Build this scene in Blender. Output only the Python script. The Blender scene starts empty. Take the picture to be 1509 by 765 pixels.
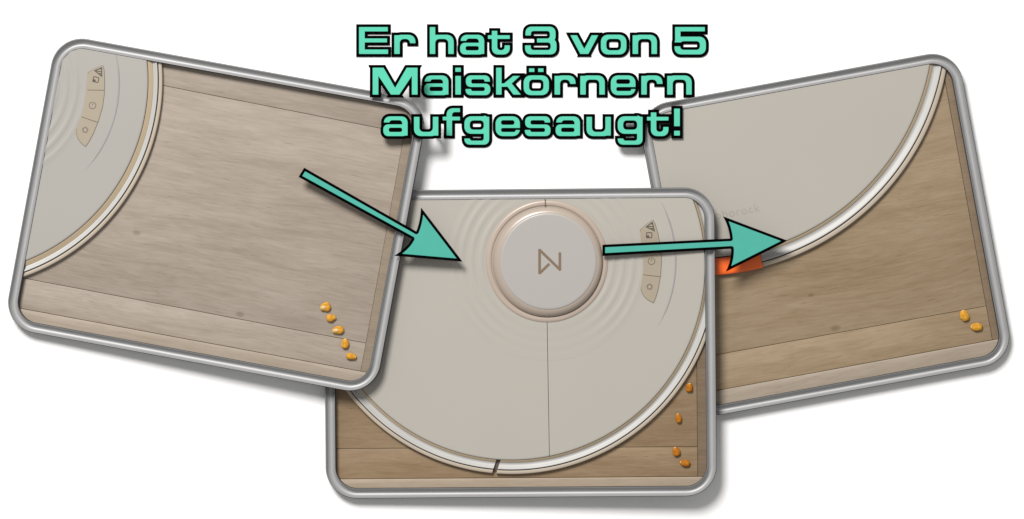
import bpy, bmesh, math, random
import numpy as np
from mathutils import Vector, Matrix

random.seed(7)
sc = bpy.context.scene
COL = sc.collection

# ------------------------------------------------------------------ camera, light, exposure
PX = 0.0005                      # one unit of the drawing (photo pixel) is half a millimetre
CX, CY = 754.5, 382.5
D = 6000.0                       # camera height over the tabletop, in drawing units
cam_d = bpy.data.cameras.new('camera')
cam = bpy.data.objects.new('camera', cam_d)
COL.objects.link(cam)
cam.location = (0, 0, D * PX)
cam.rotation_euler = (0, 0, 0)
cam_d.sensor_fit = 'HORIZONTAL'
cam_d.sensor_width = 36.0
cam_d.lens = 36.0 * D / 1509.0
cam_d.clip_start = 0.1
cam_d.clip_end = 60.0
sc.camera = cam

world = bpy.data.worlds.new('World')
sc.world = world
world.use_nodes = True
world.node_tree.nodes['Background'].inputs['Color'].default_value = (1.0, 0.995, 0.985, 1)
world.node_tree.nodes['Background'].inputs['Strength'].default_value = 0.37

key_d = bpy.data.lights.new('studio_softbox', 'AREA')
key_d.shape = 'DISK'
key_d.size = 1.5
key_d.energy = 226.0
key_d.color = (1.0, 0.985, 0.96)
key = bpy.data.objects.new('studio_softbox', key_d)
COL.objects.link(key)
kdir = Vector((-0.36, 0.72, 1.0)).normalized()
key.location = kdir * 4.2
key.rotation_euler = kdir.to_track_quat('Z', 'Y').to_euler()

sc.view_settings.view_transform = 'Standard'
sc.view_settings.look = 'None'
sc.view_settings.gamma = 1.0
sc.view_settings.exposure = 0.0
sc.view_settings.use_curve_mapping = False


# ------------------------------------------------------------------ materials
def lin(r, g, b, k=1.0):
    f = lambda c: ((c / 255.0 + 0.055) / 1.055) ** 2.4 if c > 10.3 else c / 255.0 / 12.92
    return (f(r) * k, f(g) * k, f(b) * k, 1.0)


def mat(name, col, rough=0.5, metal=0.0, spec=0.5, vary=0.04, vscale=40.0, bump=0.0, bscale=600.0, coat=0.0, sss=0.0):
    m = bpy.data.materials.new(name)
    m.use_nodes = True
    nt = m.node_tree
    b = nt.nodes['Principled BSDF']
    b.inputs['Roughness'].default_value = rough
    b.inputs['Metallic'].default_value = metal
    b.inputs['Specular IOR Level'].default_value = spec
    b.inputs['Coat Weight'].default_value = coat
    b.inputs['Coat Roughness'].default_value = 0.15
    if sss:
        b.inputs['Subsurface Weight'].default_value = sss
        b.inputs['Subsurface Radius'].default_value = (0.002, 0.001, 0.0004)
    tc = nt.nodes.new('ShaderNodeTexCoord')
    nz = nt.nodes.new('ShaderNodeTexNoise')
    nz.inputs['Scale'].default_value = vscale
    nz.inputs['Detail'].default_value = 5
    nt.links.new(tc.outputs['Object'], nz.inputs['Vector'])
    rp = nt.nodes.new('ShaderNodeValToRGB')
    c = col
    rp.color_ramp.elements[0].position = 0.3
    rp.color_ramp.elements[1].position = 0.7
    rp.color_ramp.elements[0].color = (c[0] * (1 - vary), c[1] * (1 - vary), c[2] * (1 - vary), 1)
    rp.color_ramp.elements[1].color = (min(1, c[0] * (1 + vary)), min(1, c[1] * (1 + vary)), min(1, c[2] * (1 + vary)), 1)
    nt.links.new(nz.outputs['Fac'], rp.inputs['Fac'])
    nt.links.new(rp.outputs['Color'], b.inputs['Base Color'])
    if bump:
        n2 = nt.nodes.new('ShaderNodeTexNoise')
        n2.inputs['Scale'].default_value = bscale
        n2.inputs['Detail'].default_value = 3
        nt.links.new(tc.outputs['Object'], n2.inputs['Vector'])
        bp = nt.nodes.new('ShaderNodeBump')
        bp.inputs['Strength'].default_value = bump
        bp.inputs['Distance'].default_value = 0.0004
        nt.links.new(n2.outputs['Fac'], bp.inputs['Height'])
        nt.links.new(bp.outputs['Normal'], b.inputs['Normal'])
    return m


def wood(name, dark, light, knots=(), rough=0.55):
    """straight grained limed oak: long fibres along local x, soft cathedral bands, small knots"""
    m = bpy.data.materials.new(name)
    m.use_nodes = True
    nt = m.node_tree
    N, L = nt.nodes.new, nt.links.new
    b = nt.nodes['Principled BSDF']
    b.inputs['Roughness'].default_value = rough
    b.inputs['Specular IOR Level'].default_value = 0.3
    tc = N('ShaderNodeTexCoord')
    oi = N('ShaderNodeObjectInfo')
    mul = N('ShaderNodeVectorMath'); mul.operation = 'SCALE'
    mul.inputs[0].default_value = (3.1, 5.7, 1.3)
    L(oi.outputs['Random'], mul.inputs['Scale'])
    add = N('ShaderNodeVectorMath'); add.operation = 'ADD'
    L(tc.outputs['Object'], add.inputs[0]); L(mul.outputs[0], add.inputs[1])
    # gentle warp so that fibres are not ruler straight
    wn = N('ShaderNodeTexNoise'); wn.inputs['Scale'].default_value = 9.0; wn.inputs['Detail'].default_value = 2
    L(add.outputs[0], wn.inputs['Vector'])
    ws = N('ShaderNodeVectorMath'); ws.operation = 'SCALE'; ws.inputs['Scale'].default_value = 0.013
    L(wn.outputs['Color'], ws.inputs[0])
    ad2 = N('ShaderNodeVectorMath'); ad2.operation = 'ADD'
    L(add.outputs[0], ad2.inputs[0]); L(ws.outputs[0], ad2.inputs[1])

    def stretched(sx, sy, scale, detail):
        mp = N('ShaderNodeMapping'); mp.inputs['Scale'].default_value = (sx, sy, 1)
        L(ad2.outputs[0], mp.inputs['Vector'])
        n = N('ShaderNodeTexNoise'); n.inputs['Scale'].default_value = scale; n.inputs['Detail'].default_value = detail
        n.inputs['Roughness'].default_value = 0.62
        L(mp.outputs[0], n.inputs['Vector'])
        return n
    fib = stretched(0.09, 1.0, 640.0, 5)
    band = stretched(0.13, 1.0, 120.0, 4)
    pore = stretched(0.07, 1.0, 1100.0, 2)
    cloud = stretched(0.4, 1.0, 14.0, 4)
    mx = N('ShaderNodeMix'); mx.data_type = 'FLOAT'; mx.inputs[0].default_value = 0.52
    L(fib.outputs['Fac'], mx.inputs[2]); L(band.outputs['Fac'], mx.inputs[3])
    mx2 = N('ShaderNodeMix'); mx2.data_type = 'FLOAT'; mx2.inputs[0].default_value = 0.3
    L(mx.outputs[0], mx2.inputs[2]); L(cloud.outputs['Fac'], mx2.inputs[3])
    rp = N('ShaderNodeValToRGB')
    rp.color_ramp.elements[0].position = 0.37; rp.color_ramp.elements[0].color = dark
    rp.color_ramp.elements[1].position = 0.61; rp.color_ramp.elements[1].color = light
    L(mx2.outputs[0], rp.inputs['Fac'])
    pr = N('ShaderNodeMapRange'); pr.inputs[1].default_value = 0.62; pr.inputs[2].default_value = 0.78
    pr.inputs[3].default_value = 0.0; pr.inputs[4].default_value = 0.55
    L(pore.outputs['Fac'], pr.inputs[0])
    pm = N('ShaderNodeMix'); pm.data_type = 'RGBA'
    L(pr.outputs[0], pm.inputs[0]); L(rp.outputs['Color'], pm.inputs[6])
    pm.inputs[7].default_value = (dark[0] * 0.55, dark[1] * 0.5, dark[2] * 0.45, 1)
    out = pm.outputs[2]
    for (kx, ky, kr) in knots:                      # a knot: dark core with an elongated halo, in plank metres
        sub = N('ShaderNodeVectorMath'); sub.operation = 'SUBTRACT'; sub.inputs[1].default_value = (kx, ky, 0)
        L(tc.outputs['Object'], sub.inputs[0])
        sclv = N('ShaderNodeVectorMath'); sclv.operation = 'MULTIPLY'; sclv.inputs[1].default_value = (0.75, 1.2, 0)
        L(sub.outputs[0], sclv.inputs[0])
        ws2 = N('ShaderNodeVectorMath'); ws2.operation = 'SCALE'; ws2.inputs['Scale'].default_value = 0.10
        L(ws.outputs[0], ws2.inputs[0])
        ln = N('ShaderNodeVectorMath'); ln.operation = 'LENGTH'; L(sclv.outputs[0], ln.inputs[0])
        mr = N('ShaderNodeMapRange'); mr.interpolation_type = 'SMOOTHSTEP'
        mr.inputs[1].default_value = kr * 0.25; mr.inputs[2].default_value = kr
        mr.inputs[3].default_value = 0.42; mr.inputs[4].default_value = 0.0
        L(ln.outputs['Value'], mr.inputs[0])
        km = N('ShaderNodeMix'); km.data_type = 'RGBA'
        L(mr.outputs[0], km.inputs[0]); L(out, km.inputs[6])
        km.inputs[7].default_value = (dark[0] * 0.42, dark[1] * 0.38, dark[2] * 0.34, 1)
        out = km.outputs[2]
    L(out, b.inputs['Base Color'])
    bp = N('ShaderNodeBump'); bp.inputs['Strength'].default_value = 0.25; bp.inputs['Distance'].default_value = 0.0003
    L(mx.outputs[0], bp.inputs['Height']); L(bp.outputs['Normal'], b.inputs['Normal'])
    return m


M = dict(
    board=mat('white_board', (0.9, 0.9, 0.9, 1), 0.6, spec=0.2, vary=0.004),
    frame=mat('satin_grey_metal', (0.36, 0.36, 0.364, 1), 0.47, metal=0.25, vary=0.03, vscale=25, bump=0.04, bscale=900),
    edge_line=mat('dark_edge_line', (0.035, 0.035, 0.035, 1), 0.7),
    backing=mat('brown_backing', (0.10, 0.075, 0.05, 1), 0.8),
    cover=mat('champagne_cover', (0.384, 0.361, 0.322, 1), 0.36, vary=0.012, vscale=8, bump=0.02, bscale=2500, spec=0.4),
    cover_cool=mat('champagne_cover_cool', (0.336, 0.319, 0.294, 1), 0.42, vary=0.012, vscale=8, bump=0.02, bscale=2500, spec=0.4),  # same cover; left tray's light and white balance put into a darker tint
    rose=mat('rose_beige_ring', (0.400, 0.325, 0.270, 1), 0.34, vary=0.02, spec=0.5),
    skirt=mat('turret_skirt', (0.385, 0.318, 0.262, 1), 0.3, vary=0.01, vscale=8, spec=0.6),  # tan puts the reflection on the turret's side into its colour
    cap=mat('turret_cap_shell', (0.372, 0.348, 0.334, 1), 0.36, vary=0.01, vscale=8, spec=0.5),
    core=mat('dark_core', (0.10, 0.076, 0.06, 1), 0.6),
    gold=mat('champagne_gold', (0.49, 0.385, 0.255, 1), 0.38, metal=0.12, vary=0.02, spec=0.5),
    silver=mat('pearl_silver', (0.43, 0.42, 0.405, 1), 0.5, metal=0.08, vary=0.03, spec=0.35),
    lip=mat('tan_bumper', (0.43, 0.365, 0.29, 1), 0.4, vary=0.02, spec=0.45),
    button=mat('button_tan', (0.325, 0.275, 0.205, 1), 0.42, vary=0.02),
    ink=mat('dark_print', (0.07, 0.055, 0.045, 1), 0.6),
    softink=mat('soft_print', (0.14, 0.11, 0.09, 1), 0.6),
    faint=mat('faint_print', (0.325, 0.29, 0.25, 1), 0.5),
    logo=mat('bronze_print', (0.20, 0.145, 0.095, 1), 0.4, metal=0.3),
    arc=mat('grey_ridge', (0.30, 0.285, 0.285, 1), 0.3, spec=0.6),
    orange=mat('orange_plastic', (0.93, 0.140, 0.014, 1), 0.38, vary=0.03),
    mint=mat('mint_letter', (0.090, 0.525, 0.362, 1), 0.6, spec=0.15, vary=0.02, vscale=120),
    mint_arrow=mat('mint_arrow', (0.066, 0.365, 0.292, 1), 0.6, spec=0.15, vary=0.02, vscale=120),
    black=mat('black_plate', (0.0015, 0.0015, 0.0015, 1), 0.95, spec=0.0),
    kernel=mat('maize_skin', (0.59, 0.285, 0.028, 1), 0.65, vary=0.3, vscale=420, sss=0.15, spec=0.15, bump=0.3, bscale=700),
    kernel_deep=mat('maize_skin_deep', (0.42, 0.145, 0.008, 1), 0.65, vary=0.3, vscale=420, sss=0.15, spec=0.15, bump=0.3, bscale=700),
    germ=mat('maize_germ', (0.60, 0.42, 0.17, 1), 0.5, vary=0.1, vscale=300),
    peg=mat('clear_peg', (0.8, 0.8, 0.8, 1), 0.4),
)


# ------------------------------------------------------------------ object helpers
def put(name, mesh, parent=None, m=None, matrix=None, smooth=35):
    o = bpy.data.objects.new(name, mesh)
    COL.objects.link(o)
    if m is not None:
        mesh.materials.clear()
        mesh.materials.append(m)
    if smooth is not None:
        for p in mesh.polygons:
            p.use_smooth = True
        mesh.set_sharp_from_angle(angle=math.radians(smooth))
    if parent is not None:
        o.parent = parent
    if matrix is not None:
        o.matrix_world = matrix
    return o


def tag(o, label, cat, group=None):
    o['label'] = label
    o['category'] = cat
    if group:
        o['group'] = group
    return o


def thing(name, label, cat, matrix, group=None):
    o = bpy.data.objects.new(name, None)
    o.empty_display_size = 0.01
    COL.objects.link(o)
    o.matrix_world = matrix
    return tag(o, label, cat, group)


def bm_mesh(bm, name, scale, off=(0, 0, 0)):
    bm.normal_update()
    me = bpy.data.meshes.new(name)
    for v in bm.verts:
        v.co = (v.co - Vector(off)) * scale
    bm.to_mesh(me)
    bm.free()
    return me


# ---- outlines by distance field: contours -> filled, extruded, softly bevelled plates
def contours(f, x0, y0, x1, y1, st):
    nx, ny = int(math.ceil((x1 - x0) / st)) + 1, int(math.ceil((y1 - y0) / st)) + 1
    xs, ys = x0 + st * np.arange(nx), y0 + st * np.arange(ny)
    X, Y = np.meshgrid(xs, ys)
    F = f(X, Y)
    F = np.where(np.abs(F) < 1e-6, 1e-6, F)
    F[0, :] = F[-1, :] = F[:, 0] = F[:, -1] = np.maximum(1.0, F[0, 0] * 0 + 1)
    S = F < 0
    code = S[:-1, :-1] * 1 + S[:-1, 1:] * 2 + S[1:, 1:] * 4 + S[1:, :-1] * 8
    T = {1: [(3, 0)], 2: [(0, 1)], 3: [(3, 1)], 4: [(1, 2)], 5: [(3, 0), (1, 2)], 6: [(0, 2)], 7: [(3, 2)],
         8: [(2, 3)], 9: [(2, 0)], 10: [(0, 1), (2, 3)], 11: [(2, 1)], 12: [(1, 3)], 13: [(1, 0)], 14: [(0, 3)]}
    nxt, pts = {}, {}
    for j, i in zip(*np.nonzero((code > 0) & (code < 15))):
        ek = {0: ('h', i, j), 1: ('v', i + 1, j), 2: ('h', i, j + 1), 3: ('v', i, j)}
        for a, b in T[int(code[j, i])]:
            nxt[ek[a]] = ek[b]
            for e in (ek[a], ek[b]):
                if e not in pts:
                    k, ii, jj = e
                    if k == 'h':
                        t = F[jj, ii] / (F[jj, ii] - F[jj, ii + 1])
                        pts[e] = (xs[ii] + t * st, ys[jj])
                    else:
                        t = F[jj, ii] / (F[jj, ii] - F[jj + 1, ii])
                        pts[e] = (xs[ii], ys[jj] + t * st)
    loops = []
    while nxt:
        s = next(iter(nxt))
        lp, e = [], s
        while e in nxt:
            n = nxt.pop(e)
            lp.append(pts[e])
            e = n
        # drop points that lie on a straight line from the last kept point
        q, skip = [lp[0]], []
        n = len(lp)
        for i in range(1, n):
            c, k = lp[(i + 1) % n], q[-1]
            skip.append(lp[i])
            ex, ey = c[0] - k[0], c[1] - k[1]
            ln = math.hypot(ex, ey)
            if ln < 1e-9 or max(abs((p[0] - k[0]) * ey - (p[1] - k[1]) * ex) for p in skip) / ln > 0.06 * st:
                q.append(lp[i])
                skip = []
        if len(q) >= 3:
            loops.append(q)
    return loops


def plate_mesh(name, f, box, st, z0, z1, scale, off=(0, 0, 0), bev=0.0, xf=None):
    lps = contours(f, *box, st)
    cu = bpy.data.curves.new(name, 'CURVE')
    cu.dimensions = '2D'
    cu.fill_mode = 'BOTH'
    h = (z1 - z0) / 2
    cu.extrude = max(h - bev, 1e-4)
    cu.bevel_depth = bev
    cu.bevel_resolution = 1
    cu.offset = -bev
    for lp in lps:
        sp = cu.splines.new('POLY')
        sp.points.add(len(lp) - 1)
        for p, (x, y) in zip(sp.points, lp):
            p.co = (x, y, 0, 1)
        sp.use_cyclic_u = True
    ob = bpy.data.objects.new(name, cu)
    COL.objects.link(ob)
    dg = bpy.context.evaluated_depsgraph_get()
    me = bpy.data.meshes.new_from_object(ob.evaluated_get(dg))
    bpy.data.objects.remove(ob)
    bpy.data.curves.remove(cu)
    me.name = name
    for v in me.vertices:
        c = Vector((v.co.x, v.co.y, v.co.z + (z0 + z1) / 2))
        if xf:
            c = Vector(xf(c))
        v.co = (c - Vector(off)) * scale
    me.update()
    return me


def rect(x0, y0, x1, y1):
    return lambda X, Y: np.maximum(np.maximum(x0 - X, X - x1), np.maximum(y0 - Y, Y - y1))


def rrect(x0, y0, x1, y1, r):
    cx, cy, hx, hy = (x0 + x1) / 2, (y0 + y1) / 2, (x1 - x0) / 2, (y1 - y0) / 2
    r = min(r, hx, hy)

    def f(X, Y):
        qx, qy = np.abs(X - cx) - hx + r, np.abs(Y - cy) - hy + r
        # superelliptic corner, squarer than a circle
        p = 2.3
        c = (np.maximum(qx, 0) ** p + np.maximum(qy, 0) ** p) ** (1 / p)
        return c + np.minimum(np.maximum(qx, qy), 0) - r
    return f


def convex(*P):
    P = np.array(P, float)
    A = sum(P[i - 1][0] * P[i][1] - P[i - 1][1] * P[i][0] for i in range(len(P)))
    if A < 0:
        P = P[::-1]

    def f(X, Y):
        d = None
        for i in range(len(P)):
            a, b = P[i], P[(i + 1) % len(P)]
            e = (b - a) / np.linalg.norm(b - a)
            g = (X - a[0]) * e[1] - (Y - a[1]) * e[0]
            d = g if d is None else np.maximum(d, g)
        return d
    return f


def polygon(P):
    P = np.array(P, float)

    def f(X, Y):
        d = np.full(X.shape, 1e9)
        ins = np.zeros(X.shape, bool)
        for i in range(len(P)):
            a, b = P[i], P[(i + 1) % len(P)]
            e = b - a
            t = np.clip(((X - a[0]) * e[0] + (Y - a[1]) * e[1]) / (e @ e), 0, 1)
            d = np.minimum(d, np.hypot(X - a[0] - t * e[0], Y - a[1] - t * e[1]))
            c = (a[1] > Y) != (b[1] > Y)
            with np.errstate(divide='ignore', invalid='ignore'):
                xi = a[0] + (Y - a[1]) * (e[0] / e[1] if e[1] else 0)
            ins ^= c & (X < xi)
        return np.where(ins, -d, d)
    return f


def stroke(P, w):
    """butt/miter-ish polyline of width w"""
    fs = []
    for a, b in zip(P[:-1], P[1:]):
        a, b = np.array(a, float), np.array(b, float)
        e = (b - a) / np.linalg.norm(b - a)
        n = np.array((-e[1], e[0])) * w / 2
        a, b = a - e * w * 0.3, b + e * w * 0.3
        fs.append(convex(a + n, a - n, b - n, b + n))
    return U(*fs)


def ringf(cx, cy, r, w):
    return lambda X, Y: np.abs(np.hypot(X - cx, Y - cy) - r) - w / 2


def U(*fs):
    def f(X, Y):
        d = fs[0](X, Y)
        for g in fs[1:]:
            d = np.minimum(d, g(X, Y))
        return d
    return f


def I(*fs):
    def f(X, Y):
        d = fs[0](X, Y)
        for g in fs[1:]:
            d = np.maximum(d, g(X, Y))
        return d
    return f


def cut(a, *bs):
    def f(X, Y):
        d = a(X, Y)
        for b in bs:
            d = np.maximum(d, -b(X, Y))
        return d
    return f


def grow(f, k):
    return lambda X, Y: f(X, Y) - k


# ------------------------------------------------------------------ the tabletop
bm = bmesh.new()
bmesh.ops.create_grid(bm, x_segments=1, y_segments=1, size=4.0)
o = put('tabletop', bm_mesh(bm, 'tabletop', 1.0), m=M['board'], smooth=None)
o['kind'] = 'structure'

# ------------------------------------------------------------------ the three framed trays
T_LIP, T_IN, FLOOR, TOP = 17.0, 15.9, 3.6, 14.6      # heights in a tray: outer lip, inner lip, wood, robot cover
FW, RAD = 13.4, 45.0


class Tray:
    """a tray's plane: rest edge on the tabletop, far edge propped on the tray beneath"""
    def __init__(s, theta, u0, u1, v0, v1, tilt):
        t = math.radians(theta)
        s.u = np.array((math.cos(t), math.sin(t)))
        s.v = np.array((-math.sin(t), math.cos(t)))
        s.w, s.h = u1 - u0, v1 - v0
        s.uc, s.vc = (u0 + u1) / 2, (v0 + v1) / 2
        cpx = s.u * s.uc + s.v * s.vc
        eu = Vector((s.u[0], -s.u[1], 0))
        ex = (eu * math.cos(tilt) + Vector((0, 0, math.sin(tilt)))).normalized()
        ey = Vector((-s.v[0], s.v[1], 0))
        ez = ex.cross(ey).normalized()
        s.R = Matrix((ex, ey, ez)).transposed()
        s.s = 1.0
        O = Vector((cpx[0] - CX, CY - cpx[1], 0))
        for _ in range(8):          # real size and place of the tray so that it covers what the photo shows
            O.z = math.sin(tilt) * s.w / 2 * s.s
            tgt, got = [], []
            for a in (-1, 1):
                for b in (-1, 1):
                    l = Vector((a * s.w / 2, b * s.h / 2, 15.0))
                    p = O + s.R @ (l * s.s)
                    k = D / (D - p.z)
                    got.append((p.x * k, p.y * k))
                    q = s.u * (s.uc + a * s.w / 2) + s.v * (s.vc - b * s.h / 2)
                    tgt.append((q[0] - CX, CY - q[1]))
            tgt, got = np.array(tgt), np.array(got)
            dm = tgt.mean(0) - got.mean(0)
            O.x += dm[0]; O.y += dm[1]
            s.s *= np.linalg.norm(tgt - tgt.mean(0)) / np.linalg.norm(got - got.mean(0))
        s.O = O
        s.S = PX * s.s

    def loc(s, px, py):
        p = np.array((px, py), float)
        return (float(p @ s.u - s.uc), float(s.vc - p @ s.v))

    def world(s, l):                 # drawing units
        return s.O + s.R @ (Vector(l) * s.s)

    def mat(s, l=(0, 0, 0)):         # metres
        return Matrix.Translation(s.world(l) * PX) @ s.R.to_4x4()

    def zat(s, px, py, lz):
        x, y = s.loc(px, py)
        return s.world((x, y, lz)).z


TR = {
    'left': Tray(10.4, 91.8, 648.4, 34.5, 472.7, math.asin(0.0404)),
    'middle': Tray(-0.5, 474.7, 1049.6, 286.25, 738.85, math.asin(0.0362)),
    'right': Tray(-10.4, 894.8, 1373.5, 326.2, 792.45, 0.0),
}


def rr_loop(hw, hh, r, n=14):
    P = []
    for cx, cy, a0 in ((hw - r, hh - r, 0), (-(hw - r), hh - r, 90), (-(hw - r), -(hh - r), 180), (hw - r, -(hh - r), 270)):
        for i in range(n + 1):
            a = math.radians(a0 + 90 * i / n)
            P.append((cx + r * math.cos(a), cy + r * math.sin(a)))
    return P


def sweep(t, prof):
    bm = bmesh.new()
    rings = []
    for d, z in prof:
        rings.append([bm.verts.new((x, y, z)) for x, y in rr_loop(t.w / 2 - d, t.h / 2 - d, RAD - d)])
    m = len(rings)
    for i in range(m):
        a, b = rings[i], rings[(i + 1) % m]
        k = len(a)
        for j in range(k):
            bm.faces.new((a[j], a[(j + 1) % k], b[(j + 1) % k], b[j]))
    bmesh.ops.recalc_face_normals(bm, faces=bm.faces)
    return bm


def sweep_frame(t):
    prof = [(0.9, 0.0), (0.15, 0.6), (0.0, 1.6), (0.0, T_LIP - 0.5), (0.12, T_LIP - 0.1), (0.3, T_LIP)]
    n = 18
    for i in range(n + 1):                       # hollow (cove) face between outer and inner lip
        a = 0.5 - 0.5 * math.cos(math.pi * i / n)
        d = 0.5 + (FW - 0.9) * a
        z = (T_LIP - 0.05) * (1 - a) + (T_IN - 0.05) * a - 7.6 * math.sqrt(max(0.0, 1 - (2 * a - 1) ** 2))
        prof.append((d, z))
    prof += [(FW - 0.15, T_IN), (FW, T_IN - 0.3), (FW, 2.2), (FW, 0.0)]
    return sweep(t, prof)


def clip(bm, t, extra=()):
    """trim a closed mesh to the tray's opening (a rounded rectangle), and by extra planes (point, outward normal)"""
    P = rr_loop(t.w / 2 - FW + 0.5, t.h / 2 - FW + 0.5, RAD - FW + 0.5, 7)
    planes = []
    for i in range(len(P)):
        a, b = Vector(P[i]).to_3d(), Vector(P[(i + 1) % len(P)]).to_3d()
        e = b - a
        if e.length > 1e-6:
            planes.append((a, Vector((e.y, -e.x, 0)).normalized()))
    planes += [(Vector(p), Vector(n).normalized()) for p, n in extra]
    for p, n in planes:
        if not bm.verts:
            return bm
        if all((v.co - p).dot(n) < 1e-5 for v in bm.verts):
            continue
        r = bmesh.ops.bisect_plane(bm, geom=bm.verts[:] + bm.edges[:] + bm.faces[:], dist=1e-4,
                                   plane_co=p, plane_no=n, clear_outer=True)
        ed = [g for g in r['geom_cut'] if isinstance(g, bmesh.types.BMEdge) and g.is_valid and g.is_boundary]
        if ed:
            bmesh.ops.holes_fill(bm, edges=ed, sides=0)
    bmesh.ops.remove_doubles(bm, verts=bm.verts[:], dist=2e-3)
    bmesh.ops.recalc_face_normals(bm, faces=bm.faces[:])
    return bm


def box_bm(x0, y0, z0, x1, y1, z1, bev=0.0):
    bm = bmesh.new()
    bmesh.ops.create_cube(bm, size=1.0)
    for v in bm.verts:
        v.co = Vector(((x0 + x1) / 2 + v.co.x * (x1 - x0), (y0 + y1) / 2 + v.co.y * (y1 - y0), (z0 + z1) / 2 + v.co.z * (z1 - z0)))
    if bev:
        ed = [e for e in bm.edges if all(v.co.z > (z0 + z1) / 2 for v in e.verts)]
        bmesh.ops.bevel(bm, geom=ed, offset=bev, segments=2, affect='EDGES', profile=0.5)
    return bm


def build_tray(key, label, seams, v_base, u_base, wm, bm_front, bm_side):
    t = TR[key]
    base = thing('picture_tray', label, 'frame', t.mat(), 'three overlapping picture frames')
    t.root = base
    put('frame_rim', bm_mesh(sweep_frame(t), 'frame_rim', t.S), base, M['frame'], smooth=50)
    put('outer_edge_line', bm_mesh(sweep(t, [(-0.7, 1.0), (-0.75, T_LIP - 1.4), (-0.4, T_LIP - 1.0), (-0.03, T_LIP - 1.0), (-0.03, 1.0)]), 'outer_edge_line', t.S), base, M['edge_line'])  # added dark strips that draw thin edge lines along the frame
    put('inner_edge_line', bm_mesh(sweep(t, [(FW + 0.04, 1.0), (FW + 0.04, T_IN - 1.0), (FW + 0.5, T_IN - 1.1), (FW + 0.9, T_IN - 1.5), (FW + 0.9, 1.0)]), 'inner_edge_line', t.S), base, M['edge_line'])
    bm = bmesh.new()
    lo = [bm.verts.new((x, y, 0.4)) for x, y in rr_loop(t.w / 2 - FW + 0.3, t.h / 2 - FW + 0.3, RAD - FW + 0.3)]
    f = bm.faces.new(lo)
    r = bmesh.ops.extrude_face_region(bm, geom=[f])
    for g in r['geom']:
        if isinstance(g, bmesh.types.BMVert):
            g.co.z = 1.6
    bmesh.ops.recalc_face_normals(bm, faces=bm.faces)
    put('backing', bm_mesh(bm, 'backing', t.S), base, M['backing'], smooth=None)
    # floor planks run along the tray; seams give the joint lines (photo points, left and right end)
    W = t.w / 2
    ys = [(t.h / 2, t.h / 2)]
    for (a, b) in seams:
        (xa, ya), (xb, yb) = t.loc(*a), t.loc(*b)
        k = (yb - ya) / (xb - xa)
        ys.append((ya + k * (-W - xa), ya + k * (W - xa)))
    yb_ = t.vc - v_base
    ys.append((yb_, yb_))
    xb_ = u_base - t.uc
    for i in range(len(ys) - 1):
        (l1, r1), (l0, r0) = ys[i], ys[i + 1]
        g = 0.3
        bm = box_bm(-W, 0, 1.7, xb_ - 0.2, 1, FLOOR - 0.06 * (i % 2), 0)
        for v in bm.verts:
            top = v.co.y > 0.5
            a = (v.co.x + W) / (2 * W)
            v.co.y = (l1 + (r1 - l1) * a) - g if top else (l0 + (r0 - l0) * a) + g
        ed = [e for e in bm.edges if all(v.co.z > 2.7 for v in e.verts)]
        bmesh.ops.bevel(bm, geom=ed, offset=0.5, segments=2, affect='EDGES', profile=0.5)
        clip(bm, t)
        put('plank', bm_mesh(bm, 'plank', t.S), base, wm)
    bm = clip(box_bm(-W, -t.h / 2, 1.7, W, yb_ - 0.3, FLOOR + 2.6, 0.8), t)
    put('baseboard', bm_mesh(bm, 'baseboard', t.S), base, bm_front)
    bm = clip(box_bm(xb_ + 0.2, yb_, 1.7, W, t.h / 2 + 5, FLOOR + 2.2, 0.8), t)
    put('baseboard', bm_mesh(bm, 'baseboard', t.S), base, bm_side)  # shade on the side board is put into its darker wood colour
    return t


def kn(key, *pts):
    t = TR[key]
    return [(t.loc(x, y)[0] * t.S, t.loc(x, y)[1] * t.S, r * t.S) for x, y, r in pts]


wl_d, wl_l = (0.262, 0.214, 0.170, 1), (0.368, 0.311, 0.258, 1)
wm_d, wm_l = (0.200, 0.130, 0.070, 1), (0.286, 0.202, 0.122, 1)  # middle and right: same oak, robot shade and warm bounce put into colour
wr_d, wr_l = (0.232, 0.162, 0.092, 1), (0.326, 0.246, 0.160, 1)
build_tray('left', 'left grey metal frame on top, floor with five corn kernels in a row',
           [((240.3, 126), (559.6, 189.3)), ((44.4, 412), (526.9, 503.1))], 441.8, 621.3,
           wood('pale_oak_left', wl_d, wl_l, kn('left', (200, 343, 7), (353, 463, 7))),
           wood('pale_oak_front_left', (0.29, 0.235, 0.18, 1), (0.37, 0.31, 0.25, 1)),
           wood('shaded_oak_side_left', (0.21, 0.165, 0.12, 1), (0.28, 0.22, 0.165, 1)))
build_tray('middle', 'middle grey metal frame showing the robot with round turret and four kernels',
           [((500, 662), (1020, 658.5))], 711.3, 1022.3,
           wood('shaded_oak_middle', wm_d, wm_l),
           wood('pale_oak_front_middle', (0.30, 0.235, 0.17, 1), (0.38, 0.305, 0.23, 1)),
           wood('shaded_oak_side_middle', (0.15, 0.105, 0.065, 1), (0.21, 0.15, 0.10, 1)))
build_tray('right', 'right grey metal frame lowest of the three, floor with only two kernels',
           [((1054, 523.6), (1454.5, 451.0))], 757.3, 1349.3,
           wood('shaded_oak_right', wr_d, wr_l, kn('right', (1232, 484, 8), (1196, 435, 5))),
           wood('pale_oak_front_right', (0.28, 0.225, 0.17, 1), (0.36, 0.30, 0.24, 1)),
           wood('shaded_oak_side_right', (0.17, 0.12, 0.075, 1), (0.23, 0.17, 0.115, 1)))


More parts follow.
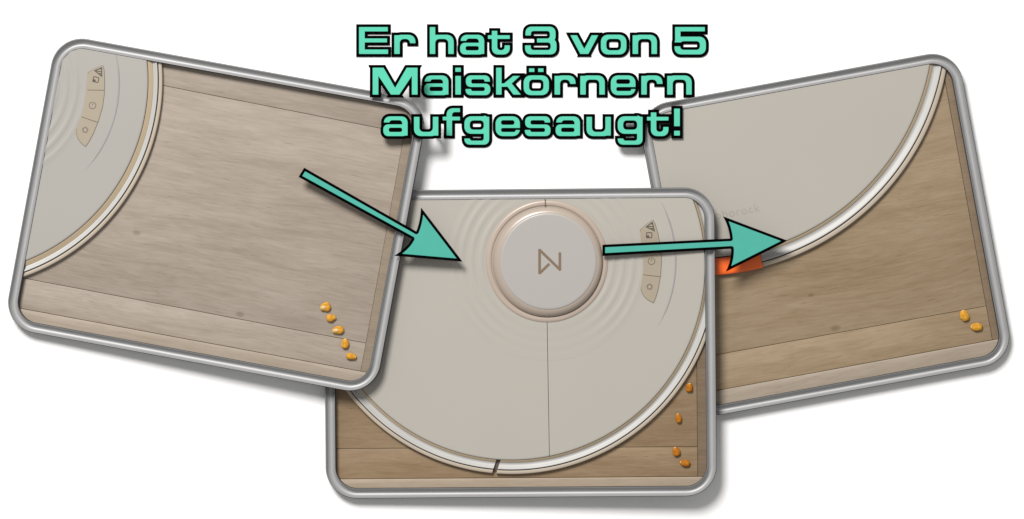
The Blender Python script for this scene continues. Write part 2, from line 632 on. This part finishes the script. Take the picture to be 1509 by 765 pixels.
# ------------------------------------------------------------------ robot vacuums
def lathe_bm(prof, c, n=220):
    """closed profile [(r, z)] turned about c; r = 0 closes the axis"""
    bm = bmesh.new()
    rings = []
    for r, z in prof:
        if r < 1e-6:
            rings.append([bm.verts.new((c[0], c[1], z))])
        else:
            rings.append([bm.verts.new((c[0] + r * math.cos(2 * math.pi * j / n), c[1] + r * math.sin(2 * math.pi * j / n), z)) for j in range(n)])
    m = len(rings)
    for i in range(m):
        a, b = rings[i], rings[(i + 1) % m]
        if len(a) == 1 and len(b) == 1:
            continue
        for j in range(n):
            k = (j + 1) % n
            if len(a) == 1:
                bm.faces.new((a[0], b[k], b[j]))
            elif len(b) == 1:
                bm.faces.new((a[j], a[k], b[0]))
            else:
                bm.faces.new((a[j], a[k], b[k], b[j]))
    bmesh.ops.recalc_face_normals(bm, faces=bm.faces)
    return bm


class Robot:
    """features are given as in the middle picture (photo points about its centre), then turned and sized"""
    def __init__(s, key, label, centre, turn, size, base):
        s.t, s.turn, s.size = TR[key], math.radians(turn), size
        s.cpx = centre
        s.c = s.t.loc(*centre)
        s.off = (*s.t.loc(*base), FLOOR)
        s.root = thing('robot_vacuum', label, 'robot vacuum', s.t.mat(s.off), 'robot vacuums cut off by the frames')

    def pt(s, x, y):                       # point of the middle picture -> tray local
        dx, dy = (x - 754.0) * s.size, (y - 393.0) * s.size
        ct, st = math.cos(s.turn), math.sin(s.turn)
        return s.t.loc(s.cpx[0] + dx * ct - dy * st, s.cpx[1] + dx * st + dy * ct)

    def add(s, name, bm, m, extra=(), parent=None, do_clip=True, smooth=35):
        if do_clip:
            clip(bm, s.t, extra)
        if not bm.verts:
            bm.free()
            return None
        return put(name, bm_mesh(bm, name, s.t.S, s.off), parent or s.root, m, smooth=smooth)

    def ring(s, name, prof, m, extra=(), centre=None, n=260):
        k = s.size
        return s.add(name, lathe_bm([(r * k, z) for r, z in prof], centre or s.c, n), m, extra)

    def plate(s, name, f, box, st, z0, z1, m, parent=None, bev=0.0):
        me = plate_mesh(name, f, box, st, z0, z1, s.t.S, s.off, bev, xf=lambda c: (*s.pt(c.x, c.y), c.z))
        me.flip_normals()
        return put(name, me, parent or s.root, m)


H = TOP
P_BODY = [(0, FLOOR + 0.05), (302.3, FLOOR + 0.05), (303.0, FLOOR + 0.8), (303.0, H - 9.2), (300.5, H - 8.8), (284, H - 6.6), (0, H - 6.6)]
P_COVER = [(0, H - 6.4), (283.6, H - 6.4), (285.0, H - 2.0), (284.8, H - 0.8), (284.0, H - 0.2), (283.0, H), (281.5, H), (0, H)]
P_TRIM = [(285.6, H - 9.1), (288.7, H - 9.1), (288.7, H - 3.7), (287.6, H - 2.9), (286.7, H - 2.0), (286.0, H - 1.6), (285.6, H - 2.0)]
P_BAND = [(289.0, H - 8.7), (299.2, H - 8.7), (299.4, H - 2.6), (299.0, H - 1.9), (298.3, H - 1.8), (297.2, H - 2.2), (295.8, H - 3.1), (294.2, H - 4.0), (292.6, H - 4.6), (291.0, H - 4.7), (289.8, H - 4.3), (289.0, H - 3.8)]  # hollow profile shaped to put a highlight on the lower rim
P_LIP = [(300.6, H - 8.9), (303.3, H - 8.9), (303.4, FLOOR + 1.2), (305.4, FLOOR + 1.2), (306.0, FLOOR + 2.0), (306.1, H - 5.2), (305.5, H - 4.1), (304.4, H - 3.6), (302.2, H - 3.5), (301.0, H - 3.8), (300.6, H - 4.6)]


P_TRIM_W = [(285.6, H - 9.1), (292.2, H - 9.1), (292.2, H - 4.4), (290.6, H - 3.7), (288.6, H - 2.7), (287.0, H - 1.9), (286.0, H - 1.6), (285.6, H - 2.0)]
P_BAND_N = [(292.5, H - 8.7), (299.2, H - 8.7), (299.4, H - 2.6), (299.0, H - 1.9), (298.3, H - 1.8), (297.2, H - 2.2), (295.8, H - 3.1), (294.2, H - 4.0), (292.5, H - 4.5)]


def rim(rb, extra=(), wide=False):
    rb.ring('trim_ring', P_TRIM_W if wide else P_TRIM, M['gold'], extra)
    rb.ring('pearl_band', P_BAND_N if wide else P_BAND, M['silver'], extra)
    rb.ring('bumper', P_LIP, M['lip'], extra)


def ripples(rb, m, cuts=((),)):
    """shallow waves pressed into the cover round the turret"""
    c = rb.pt(806.5, 385)
    n, prof = 200, []
    rs = np.linspace(90.5, 147, 90)
    for r in rs:
        e = min(1.0, (147 - r) / 12) * min(1.0, (r - 90.5) / 4)
        prof.append((r, H + 0.012 + e * (0.20 + 0.30 * math.sin((r - 97) / 14.6 * 2 * math.pi + 1.57))))
    prof = [(90.5, H - 1.5)] + prof + [(147.6, H - 0.3), (147.6, H - 1.5)]
    for ex_ in cuts:
        bm = lathe_bm(prof, c, n)
        for v in bm.verts:                            # waves kept strong only at both sides, shaped to place the highlights there
            q = (Vector((v.co.x - c[0], v.co.y - c[1]))).normalized()
            side = abs(q.x * math.cos(-rb.turn) - q.y * math.sin(rb.turn + 0.0))
            k = 0.12 + 1.05 * max(0.0, min(1.0, (side - 0.45) / 0.4)) ** 1.3
            if v.co.z > H:
                v.co.z = H + 0.012 + (v.co.z - H - 0.012) * k
        rb.add('ripple_ring', bm, m, ex_)


STRIP = [(962.4, 324.7), (949.6, 333.6), (944.6, 338.6), (943.6, 343), (945.4, 357), (947.6, 374.7), (948.6, 396.3), (946.6, 411), (944.9, 421),
         (945.6, 429), (949.6, 437.0), (956, 442.6), (963.3, 446.3), (966.4, 439), (970.2, 425.7), (973.6, 406), (975.1, 384), (973.6, 365), (969.6, 344), (965.3, 329.6)]


def half(a, b, off=0.0):
    """half plane on one side of a-b: negative on the left-hand side of a->b (photo axes)"""
    a, b = np.array(a, float), np.array(b, float)
    e = (b - a) / np.linalg.norm(b - a)
    return lambda X, Y: -((X - a[0]) * -e[1] + (Y - a[1]) * e[0]) + off


def controls(rb):
    st = polygon(STRIP)
    s1 = ((947, 365), (971.5, 360))
    s2 = ((947.6, 405.1), (973.5, 408))
    box = (938, 318, 982, 452)
    put_b = lambda f: rb.plate('button', f, box, 0.5, H - 0.8, H + 0.75, M['button'], bev=0.25)
    up, dn = lambda a, b, o: half(b, a, o), lambda a, b, o: half(a, b, o)
    b1 = put_b(I(st, up(*s1, 0.45)))
    b2 = put_b(I(st, dn(*s1, 0.45), up(*s2, 0.45)))
    b3 = put_b(I(st, dn(*s2, 0.45)))
    rb.plate('button_surround', grow(st, 0.7), box, 0.5, H - 0.9, H + 0.12, M['softink'])
    z0, z1 = H + 0.7, H + 0.86
    # icons: hatched triangle and spot-clean square, power mark, home
    tri = convex((962.0, 326.6), (951.2, 334.6), (965.6, 341.6))
    rb.plate('icon', U(cut(grow(tri, 0), grow(tri, -1.5)), I(tri, rect(955, 333.4, 964.5, 334.8)), I(tri, rect(958, 336.4, 966, 337.8)), I(tri, rect(959, 329.4, 964, 330.8))),
             box, 0.25, z0, z1, M['ink'], b1)
    sq = rrect(952.4, 342.4, 961.6, 351.2, 2.0)
    rb.plate('icon', U(cut(sq, grow(sq, -1.3)), rrect(952.4, 347.0, 957.0, 351.2, 1.0)), box, 0.25, z0, z1, M['ink'], b1)
    rb.plate('icon', U(cut(ringf(960.4, 385.0, 4.9, 1.2), rect(958.9, 379, 961.9, 383)), rect(959.9, 379.6, 960.9, 385)), box, 0.25, z0, z1, M['softink'], b2)
    hx = [(957.6 + 5.0 * math.cos(a), 422.6 + 5.0 * math.sin(a)) for a in [math.radians(-90 + 72 * i) for i in range(5)]]
    pg = convex(*hx)
    rb.plate('icon', cut(pg, grow(pg, -1.5)), box, 0.25, z0, z1, M['softink'], b3)
    # thin curved ridge modelled for the fine groove arc beside the buttons
    bm = bmesh.new()
    c = rb.pt(806.5, 385)
    R0, n = 189.4, 60
    prof = [(-1.2, -0.5), (-1.2, 0.02), (-0.85, 0.5), (0, 0.72), (0.85, 0.5), (1.2, 0.02), (1.2, -0.5)]
    rows = []
    for i in range(n + 1):
        a = math.radians(-27 + 57 * i / n)
        k = max(0.25, min(1.0, 6.0 * min(i, n - i) / n + 0.1))
        rows.append([bm.verts.new((*rb.pt(806.5 + (R0 + d * k) * math.cos(a), 385 + (R0 + d * k) * math.sin(a)), H + z * k)) for d, z in prof])
    for a, b in zip(rows[:-1], rows[1:]):
        for j in range(len(prof)):
            bm.faces.new((a[j], a[(j + 1) % len(prof)], b[(j + 1) % len(prof)], b[j]))
    bm.faces.new(rows[0]); bm.faces.new(rows[-1])
    bmesh.ops.recalc_face_normals(bm, faces=bm.faces)
    rb.add('curved_ridge', bm, M['arc'], smooth=60)


# left picture: lower right part of the robot
rb = Robot('left', 'beige robot vacuum cropped at the top left of the left frame', (-67, 119), 12.4, 1.0, (130, 230))
rb.ring('body', P_BODY, M['core'])
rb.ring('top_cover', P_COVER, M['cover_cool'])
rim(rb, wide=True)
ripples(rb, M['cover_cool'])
controls(rb)

# middle picture: the robot with its turret, cover split by a seam, bumper split by a slot
rb = Robot('middle', 'beige robot vacuum with round turret and bronze emblem filling the middle frame', (754, 393), 0.0, 1.0, (770, 500))
rb.ring('body', P_BODY, M['core'])
a, b = Vector((*rb.pt(803.6, 293), 0)), Vector((*rb.pt(810.2, 676), 0))
nrm = Vector((-(b - a).y, (b - a).x, 0)).normalized()       # points right in the picture
if nrm.x < 0:
    nrm = -nrm
rb.ring('top_cover', P_COVER, M['cover'], [(a - nrm * 0.38, nrm)])
rb.ring('top_cover', P_COVER, M['cover'], [(a + nrm * 0.38, -nrm)])
p, q = Vector((*rb.pt(735.2, 677), 0)), Vector((*rb.pt(728.6, 697), 0))
sn = Vector((-(q - p).y, (q - p).x, 0)).normalized()
if sn.x < 0:
    sn = -sn
rim(rb, [(p - sn * 3.1, sn)])
rim(rb, [(p + sn * 3.1, -sn)])
ripples(rb, M['cover'], ([(a - nrm * 0.38, nrm)], [(a + nrm * 0.38, -nrm)]))
controls(rb)
tc_ = rb.pt(806.5, 385.2)
rb.ring('turret_ring', [(79.5, H - 1), (89.6, H - 1), (89.9, H + 0.3), (89.2, H + 1.0), (87.4, H + 1.6), (84.8, H + 1.8), (83.0, H + 1.4), (82.2, H + 0.4), (79.5, H - 0.4)], M['rose'], centre=tc_, n=160)
nx, ny = rb.pt(804.2, 300.2)
rb.add('ring_notch', box_bm(nx - 0.8, ny - 5.0, H + 0.5, nx + 0.8, ny + 5.6, H + 2.05, 0.3), M['core'])
tcap = rb.pt(807.2, 386.2)
def lean(bm):                                         # the lid sits a touch up and right of its skirt, as the lens saw it
    for v in bm.verts:
        k = max(0.0, (v.co.z - H) / 11.8)
        v.co.x += 1.7 * k
        v.co.y += 1.0 * k
    return bm


rb.add('turret_skirt', lean(lathe_bm([(0, H - 0.4), (80.6, H - 0.4), (81.0, H + 1.00), (80.6, H + 3.12), (79.6, H + 5.46), (78.0, H + 7.33), (76.0, H + 8.89), (73.4, H + 10.14), (71.0, H + 10.76), (70.0, H + 10.61), (0, H + 10.53)], tcap, 160)), M['skirt'], smooth=50)
bm = lean(lathe_bm([(0, H + 10.61), (70.2, H + 10.61), (70.8, H + 11.15), (70.2, H + 11.62), (69.0, H + 11.86), (67.4, H + 11.93), (66.0, H + 11.93), (0, H + 11.93)], tcap, 160))
cap = rb.add('turret', bm, M['cap'], smooth=50)
e = U(stroke([(796.0, 368.2), (796.0, 402.8)], 3.9), stroke([(796.6, 369.0), (826.0, 397.4)], 3.9),
      stroke([(825.8, 373.2), (825.8, 397.4)], 3.9), stroke([(796.6, 402.2), (809.6, 389.6)], 3.9))
rb.plate('emblem', e, (788, 360, 834, 410), 0.3, H + 11.85, H + 12.15, M['logo'], cap)

# right picture: a larger view of the rim with an orange clip and faint lettering
rb = Robot('right', 'close view of beige robot vacuum edge with orange clip in the right frame', (1030.4, 34.2), -10.0, 1.2125, (1180, 230))
rb.ring('body', P_BODY, M['core'])
rb.ring('top_cover', P_COVER, M['cover'])
p, q = Vector((*rb.t.loc(1120.4, 374), 0)), Vector((*rb.t.loc(1126.6, 404), 0))
sn = Vector((-(q - p).y, (q - p).x, 0)).normalized()
if sn.x < 0:
    sn = -sn
rim(rb, [(p + sn * 0.3, -sn)])
P_CLIP = [(286.0, H - 9.0), (303.2, H - 9.0), (303.4, FLOOR + 1.2), (305.8, FLOOR + 1.2), (306.8, FLOOR + 2.0), (306.9, H - 3.0), (306.0, H - 1.9), (303.5, H - 1.2), (297, H - 0.8), (289, H - 0.7), (286.6, H - 1.2), (286.0, H - 2.0)]
rb.ring('orange_clip', P_CLIP, M['orange'], [(p - sn * 0.3, sn)])
fc = bpy.data.curves.new('wordmark', 'FONT')
fc.body = 'roborock'
fc.size = 17.5
fc.space_character = 1.12
fc.extrude = 0.06
fo = bpy.data.objects.new('wordmark', fc)
COL.objects.link(fo)
me = bpy.data.meshes.new_from_object(fo.evaluated_get(bpy.context.evaluated_depsgraph_get()))
bpy.data.objects.remove(fo)
wx = max(v.co.x for v in me.vertices)
ex, ey = rb.t.loc(1120.5, 311.5)
for v in me.vertices:
    v.co = (Vector((ex - wx + v.co.x, ey + v.co.y, H + 0.05 + v.co.z)) - Vector(rb.off)) * rb.t.S
put('wordmark', me, rb.root, M['faint'], smooth=None)


# ------------------------------------------------------------------ corn kernels
def kernel_bm(L, Wd, Th, seed):
    rnd = random.Random(seed)
    bm = bmesh.new()
    n, m = 18, 14
    ph = rnd.uniform(0, 6)
    rows = []
    for i in range(1, n):
        t = math.pi * i / n
        x = -math.cos(t)                                   # -1 tip ... +1 crown
        taper = 0.80 + 0.20 * min(1.0, (x + 1) / 1.0)
        r = math.sin(t) ** 0.5 * taper
        row = []
        for j in range(m):
            a = 2 * math.pi * j / m
            cy, cz = math.cos(a), math.sin(a)
            sq = (abs(cy) ** 2.6 + abs(cz) ** 2.6) ** (-1 / 2.6)
            w = 1 + 0.07 * math.sin(2 * a + ph + 3 * x) + 0.05 * math.sin(3 * a - 2 * ph + 5 * x) + rnd.uniform(-0.025, 0.025)
            dent = 0.16 * max(0.0, x - 0.45) * (1 if cz > 0 else 0.3)
            row.append(bm.verts.new((x * L / 2, cy * sq * r * w * Wd / 2, cz * sq * r * w * Th / 2 * (1 - dent))))
        rows.append(row)
    a, b = bm.verts.new((-L / 2, 0, 0)), bm.verts.new((L / 2 - 0.5, 0, 0))
    for r0, r1 in zip(rows[:-1], rows[1:]):
        for j in range(m):
            bm.faces.new((r0[j], r0[(j + 1) % m], r1[(j + 1) % m], r1[j]))
    for j in range(m):
        bm.faces.new((a, rows[0][(j + 1) % m], rows[0][j]))
        bm.faces.new((b, rows[-1][j], rows[-1][(j + 1) % m]))
    bmesh.ops.recalc_face_normals(bm, faces=bm.faces)
    return bm


def ellipsoid_bm(cx, cy, cz, rx, ry, rz):
    bm = bmesh.new()
    bmesh.ops.create_uvsphere(bm, u_segments=16, v_segments=10, radius=1)
    for v in bm.verts:
        v.co = Vector((cx + v.co.x * rx, cy + v.co.y * ry, cz + v.co.z * rz))
    return bm


def kernel(key, px, py, L, Wd, ang, label, germ, deep, seed):
    """ang: direction of the crown in the photo, degrees clockwise from right"""
    t = TR[key]
    x, y = t.loc(px, py)
    th = 6.0
    dx, dy = t.loc(px + math.cos(math.radians(ang)), py + math.sin(math.radians(ang)))
    rz = math.atan2(dy - y, dx - x)
    root = thing('corn_kernel', label, 'corn kernel', t.mat((x, y, FLOOR)) @ Matrix.Rotation(rz, 4, 'Z'), 'corn kernels')
    bm = kernel_bm(L, Wd, th, seed)
    for v in bm.verts:
        v.co.z += th / 2
    put('skin', bm_mesh(bm, 'skin', t.S), root, M['kernel_deep' if deep else 'kernel'], smooth=60)
    put('tip', bm_mesh(ellipsoid_bm(-L / 2 + 0.9, 0, th / 2, 1.3, Wd * 0.24, th * 0.3), 'tip', t.S), root, M['germ'], smooth=60)
    if germ:
        put('germ', bm_mesh(ellipsoid_bm(-L * 0.17, 0, th * 0.84, L * 0.29, Wd * 0.25, th * 0.23), 'germ', t.S), root, M['germ'], smooth=60)


K5 = 'of the five corn kernels in the left frame'
kernel('left', 479.3, 452.2, 15.5, 13.0, -14, 'pale fronted yellow kernel, topmost ' + K5, True, False, 1)
kernel('left', 487.8, 468.4, 13.5, 11.0, 176, 'small golden kernel, second from the top ' + K5, False, False, 2)
kernel('left', 498.0, 486.2, 17.0, 11.5, -8, 'long pale yellow kernel, middle one ' + K5, True, False, 3)
kernel('left', 508.6, 506.0, 14.5, 11.0, 92, 'upright orange kernel, fourth from the top ' + K5, False, False, 4)
kernel('left', 517.6, 524.8, 15.0, 10.0, 188, 'flat lying orange kernel, lowest ' + K5, False, False, 5)
K4 = 'of the four corn kernels in the middle frame'
kernel('middle', 1016.0, 571.2, 12.5, 10.5, 95, 'round orange kernel, topmost ' + K4, False, True, 6)
kernel('middle', 1000.2, 616.4, 14.0, 9.0, 80, 'narrow orange kernel, second ' + K4, False, True, 7)
kernel('middle', 997.0, 665.4, 13.5, 11.0, 70, 'orange kernel, third from the top ' + K4, False, True, 8)
kernel('middle', 1009.8, 682.4, 14.5, 10.0, 12, 'flat lying orange kernel, lowest ' + K4, False, True, 9)
kernel('right', 1422.2, 465.2, 16.5, 13.0, 68, 'upright orange kernel, upper of the two in the right frame', False, False, 10)
kernel('right', 1440.0, 482.0, 17.0, 11.5, 4, 'flat lying orange kernel, lower of the two in the right frame', False, False, 11)


# ------------------------------------------------------------------ lettering and arrows
def at(px, py, z):
    """point of the scene (drawing units) at height z seen at a photo pixel"""
    k = (D - z) / D
    return ((px - CX) * k, (CY - py) * k, z)


def peg(root, org, px, py, z0, z1, r=2.4):
    bm = bmesh.new()
    bmesh.ops.create_cone(bm, cap_ends=True, segments=16, radius1=r, radius2=r, depth=z1 - z0)
    x, y, _ = at(px, py, z1)
    for v in bm.verts:
        v.co += Vector((x, y, (z0 + z1) / 2))
    put('peg', bm_mesh(bm, 'peg', PX, org), root, M['peg'])


S_, SH, XH, CAP = 8.8, 6.9, 28.3, 40.4


def arch(w, top=XH + 0.7, ycut=0.0):
    a = cut(rrect(0, -40, w, top, 11.5), rrect(S_, -40, w - S_, top - SH, 6.5))
    return I(a, lambda X, Y: ycut - Y)


def ring_(x0, y0, x1, y1, r, sx=S_, st=SH, sb=SH, ri=5.0):
    return cut(rrect(x0, y0, x1, y1, r), rrect(x0 + sx, y0 + sb, x1 - sx, y1 - st, ri))


def glyph(ch, w):
    if ch == 'E':
        return U(rect(0, 0, 9.2, CAP), rect(0, CAP - 7.2, w - 0.4, CAP), rect(0, 17.0, w - 1.6, 23.6), rect(0, 0, w, 7.3))
    if ch == 'r':
        right = I(arch(w, ycut=15.8), rect(4, 10, w + 9, 60))
        return U(rect(0, 0, S_, XH), right)
    if ch == 'h':
        return U(rect(0, 0, S_, CAP), I(arch(w), rect(2, -1, w + 9, 60)))
    if ch == 'n':
        return U(rect(0, 0, S_, XH), I(arch(w), rect(2, -1, w + 9, 60)))
    if ch == 'u':
        a = cut(rrect(0, -0.8, w, 80, 11.5), rrect(S_, SH - 0.8, w - S_, 80, 6.5))
        return U(I(a, lambda X, Y: Y - XH), rect(w - S_, 0, w, XH))
    if ch == 'a':
        top = I(cut(rrect(0.8, -20, w, XH + 0.7, 10.5), rrect(S_ + 0.8, -20, w - S_, XH + 0.7 - 6.4, 4.5)), lambda X, Y: 19.3 - Y)
        bowl = cut(rrect(0, -0.8, w, 17.2, 8.2), rrect(S_, 6.0, w - S_, 11.6, 2.8))
        return U(top, bowl, rect(w - S_, 0, w, 20.5))
    if ch == 't':
        x0 = 5.7
        bowl = I(cut(rrect(x0, -0.8, w, 80, 10.5), rrect(x0 + S_, SH - 0.6, w - 8.4, 80, 5.5)), lambda X, Y: Y - 13.4)
        return U(bowl, rect(x0, 10, x0 + S_, 34.8), rect(0, 22.2, w, XH))
    if ch == '3':
        gap = rect(-9, 13.4, 17.6, 27.2)
        a = cut(rrect(0.6, 16.9, w - 1.4, CAP + 0.6, 10), rrect(9.4, 23.5, w - 10.6, CAP - 6.6, 4.0), gap)
        b = cut(rrect(0, -0.7, w, 23.5, 10), rrect(9.2, 6.5, w - 9.4, 16.9, 4.4), gap)
        return U(a, b)
    if ch == '5':
        gap = rect(-9, 12.0, 9.6, 17.0)
        bowl = cut(rrect(0, -0.7, w, 26.2, 11), rrect(9.2, 6.8, w - 9.6, 18.8, 5.2), gap)
        return U(bowl, rect(0.9, 17.0, 9.6, CAP), rect(0.9, CAP - 7.1, w - 1.6, CAP), rect(0.9, 18.8, 22, 26.0))
    if ch == 'v':
        m = w / 2
        return U(convex((0, XH), (10.6, XH), (m + 4.6, 0), (m - 6.2, 0)), convex((w, XH), (w - 10.6, XH), (m - 4.6, 0), (m + 6.2, 0)))
    if ch == 'o':
        return ring_(0, -0.8, w, XH + 0.8, 12, ri=6)
    if ch == 'ö':
        return U(ring_(0, -0.8, w, XH + 0.8, 12, ri=6), rect(8.0, 33.4, 16.6, 39.4), rect(w - 16.6, 33.4, w - 8.0, 39.4))
    if ch == 'M':
        m = w / 2
        return U(rect(0, 0, 9.2, CAP), rect(w - 9.2, 0, w, CAP), convex((0, CAP), (16.6, CAP), (m + 6.4, 0), (m - 6.4, 0)),
                 convex((w, CAP), (w - 16.6, CAP), (m - 6.4, 0), (m + 6.4, 0)))
    if ch == 'i':
        return U(rect(0, 0, w, XH), rect(0, 33.6, w, CAP))
    if ch == 's':
        a = cut(rrect(0.4, 11.2, w - 0.6, XH + 0.8, 8.4), rrect(9.0, 17.0, w - 9.2, 22.6, 2.8), rect(w - 13, 9, w + 9, 19.2))
        b = cut(rrect(0, -0.8, w, 17.0, 8.4), rrect(8.8, 6.0, w - 8.8, 11.2, 2.6), rect(-9, 9.0, 13, 19))
        return U(a, b)
    if ch == 'k':
        return U(rect(0, 0, S_, CAP), convex((25.2, XH), (w - 0.4, XH), (18.0, 11.4), (8.0, 14.0)), convex((13.0, 17.0), (20.6, 20.6), (w + 0.8, 0), (25.6, 0)), rect(7, 11.6, 17, 17.2))
    if ch == 'e':
        return cut(rrect(0, -0.8, w, XH + 0.8, 12), rrect(S_, 16.6, w - S_, 22.6, 3.0), rrect(S_, 6.0, w - 7, 11.2, 2.6), rect(w - 11, 8.9, w + 9, 11.2))
    if ch == 'f':
        a = cut(rrect(5.7, -40, w + 40, 41.0, 10.5), rrect(5.7 + S_, -40, w + 40, 34.6, 4.5))
        return U(I(a, rect(0, 0, w, 60)), rect(0, 22.4, w, XH + 0.2))
    if ch == 'g':
        bowl = ring_(0, 2.6, w, XH + 0.8, 11.5, st=6.8, sb=6.8, ri=5.5)
        tail = cut(rrect(0, -13.4, w, 30, 9.0), rrect(8.8, -6.8, w - S_, 60, 3.6))
        tail = cut(tail, rect(-9, -3.6, w - S_ - 0.1, 60))
        return U(bowl, tail, rect(w - S_, -4, w, XH))
    if ch == '!':
        return U(rect(0, 13.8, w, CAP), rect(0, 0, w, 7.8))


Z = 3.8267
A = lambda x: 500 + x / Z
B = lambda x: 780 + x / Z
LINES = [
    ('top', 80.1, [('E', A(110), A(277)), ('r', A(309), A(431)), ('h', A(509), A(647)), ('a', A(680), A(819)), ('t', A(837), A(963)),
                   ('3', A(1046), B(155)), ('v', B(229), B(391)), ('o', B(402), B(549)), ('n', B(581), B(721)), ('5', B(817), B(997))]),
    ('middle', 140.0, [('M', A(187), A(443)), ('a', A(477), A(617)), ('i', A(653), A(687)), ('s', A(711), A(853)), ('k', A(883), A(1024)),
                       ('ö', A(1038), B(112)), ('r', B(141), B(262)), ('n', B(286), B(427)), ('e', B(458), B(600)), ('r', B(630), B(752)), ('n', B(776), B(917))]),
    ('bottom', 200.3, [('a', A(247), A(387)), ('u', A(420), A(560)), ('f', A(582), A(682)), ('g', A(704), A(847)), ('e', A(880), A(1020)),
                       ('s', A(1045), B(121)), ('a', B(147), B(287)), ('u', B(321), B(461)), ('g', B(497), B(640)), ('t', B(662), B(786)), ('!', B(815), B(850))]),
]
ORD = ['first', 'second', 'third', 'fourth', 'fifth', 'sixth', 'seventh', 'eighth', 'ninth', 'tenth', 'last']
KIND = {'3': 'digit 3', '5': 'digit 5', '!': 'exclamation mark', 'E': 'capital letter E', 'M': 'capital letter M'}
zl = TR['left'].zat(621, 190, T_LIP) + 0.5
LIFT = {('middle', 0): (TR['left'].zat(572, 140, T_LIP) + 0.4, [(551, 106, 'b'), (611, 106, 'b'), (611, 134, 'b')]),
        ('bottom', 0): (zl, [(570, 190, 'l'), (597, 175, 'l')]),
        ('bottom', 1): (zl, [(641, 176, 'b'), (641, 196, 'b')]),
        ('bottom', 8): (T_LIP + 0.3, [(914, 186, 'b'), (930, 211, 'b')]),
        ('bottom', 9): (T_LIP + 0.3, [(959, 178, 'b'), (965, 198, 'r')]),
        ('bottom', 10): (T_LIP + 0.3, [(997.5, 168, 'r'), (997.5, 196, 'r')])}
OUT = 3.85
for line, base, letters in LINES:
    for i, (ch, x0, x1) in enumerate(letters):
        f = glyph(ch, x1 - x0)
        z, pegs = LIFT.get((line, i), (0.15, []))
        cxp, cyp = (x0 + x1) / 2, base - 14
        org = at(cxp, cyp, z)
        pos = ORD[i] if i < len(letters) - 1 else 'last'
        kind = KIND.get(ch, 'letter ' + ch)
        root = thing('caption_letter', f'mint green {kind} with black outline, {pos} in the {line} line', 'letter',
                     Matrix.Translation(Vector(org) * PX), 'letters of the caption')
        k = (D - z) / D
        xf = lambda c, x0=x0, base=base, k=k: ((x0 + c.x - CX) * k, (CY - base + c.y) * k, c.z)
        box = (-6, -20, x1 - x0 + 6, 48)
        th = 1.6 + 0.12 * (i % 2)
        put('outline', plate_mesh('outline', grow(f, OUT), box, 0.4, z, z + th, PX, org, 0.0, xf), root, M['black'])
        put('face', plate_mesh('face', grow(f, -0.4), box, 0.4, z + th - 0.3, z + th + 0.7, PX, org, 0.15, xf), root, M['mint'])
        for (qx, qy, where) in pegs:
            zb = 0.1 if where == 'b' else (TR['left'].zat(qx, qy, FLOOR) if where == 'l' else TR['right'].zat(qx, qy, TOP))
            if z - zb > 0.5:
                peg(root, org, qx, qy, zb, z)


def arrow(label, P, z, pegs):
    f = polygon([(x, -y) for x, y in P])
    xs, ys = [p[0] for p in P], [p[1] for p in P]
    org = at(sum(xs) / len(xs), sum(ys) / len(ys), z)
    root = thing('pointing_arrow', label, 'arrow', Matrix.Translation(Vector(org) * PX), 'arrows between the frames')
    k = (D - z) / D
    xf = lambda c: ((c.x - CX) * k, (CY + c.y) * k, c.z)
    box = (min(xs) - 5, -max(ys) - 5, max(xs) + 5, -min(ys) + 5)
    put('outline', plate_mesh('outline', grow(f, 0.3), box, 0.6, z, z + 1.6, PX, org, 0.0, xf), root, M['black'])
    put('face', plate_mesh('face', grow(f, -3.7), box, 0.6, z + 1.3, z + 2.3, PX, org, 0.15, xf), root, M['mint_arrow'])
    for qx, qy, zb in pegs:
        peg(root, org, qx, qy, zb, z, 2.0)


def bez(a, c, b, n=8):
    return [tuple((1 - t) ** 2 * np.array(a) + 2 * t * (1 - t) * np.array(c) + t * t * np.array(b)) for t in [i / n for i in range(n + 1)]]


z1 = TR['left'].zat(607, 352, T_LIP) + 0.6
arrow('green arrow pointing down right from the left frame onto the middle frame',
      [(448.4, 247.6), *bez((613.6, 341.6), (620.0, 326), (620.6, 306.4)), (681.0, 385.4), *bez((581.6, 376.8), (600, 366), (607.2, 352.2)), (440.4, 260.8)],
      z1, [(455, 259.5, TR['left'].zat(455, 259.5, FLOOR)), (650, 365, TR['middle'].zat(650, 365, TOP))])
z2 = TR['middle'].zat(1053, 360, T_LIP) + 0.6
arrow('green arrow pointing right from the round turret into the right frame',
      [(888.0, 361.0), *bez((1076.2, 351.8), (1074.5, 334), (1066.0, 319.4)), (1160.0, 354.8), *bez((1070.0, 400.0), (1078.6, 383), (1077.6, 366.4)), (888.0, 377.0)],
      z2, [(903, 368.6, TR['middle'].zat(903, 368.6, TOP)), (1110, 356, TR['right'].zat(1110, 356, TOP))])
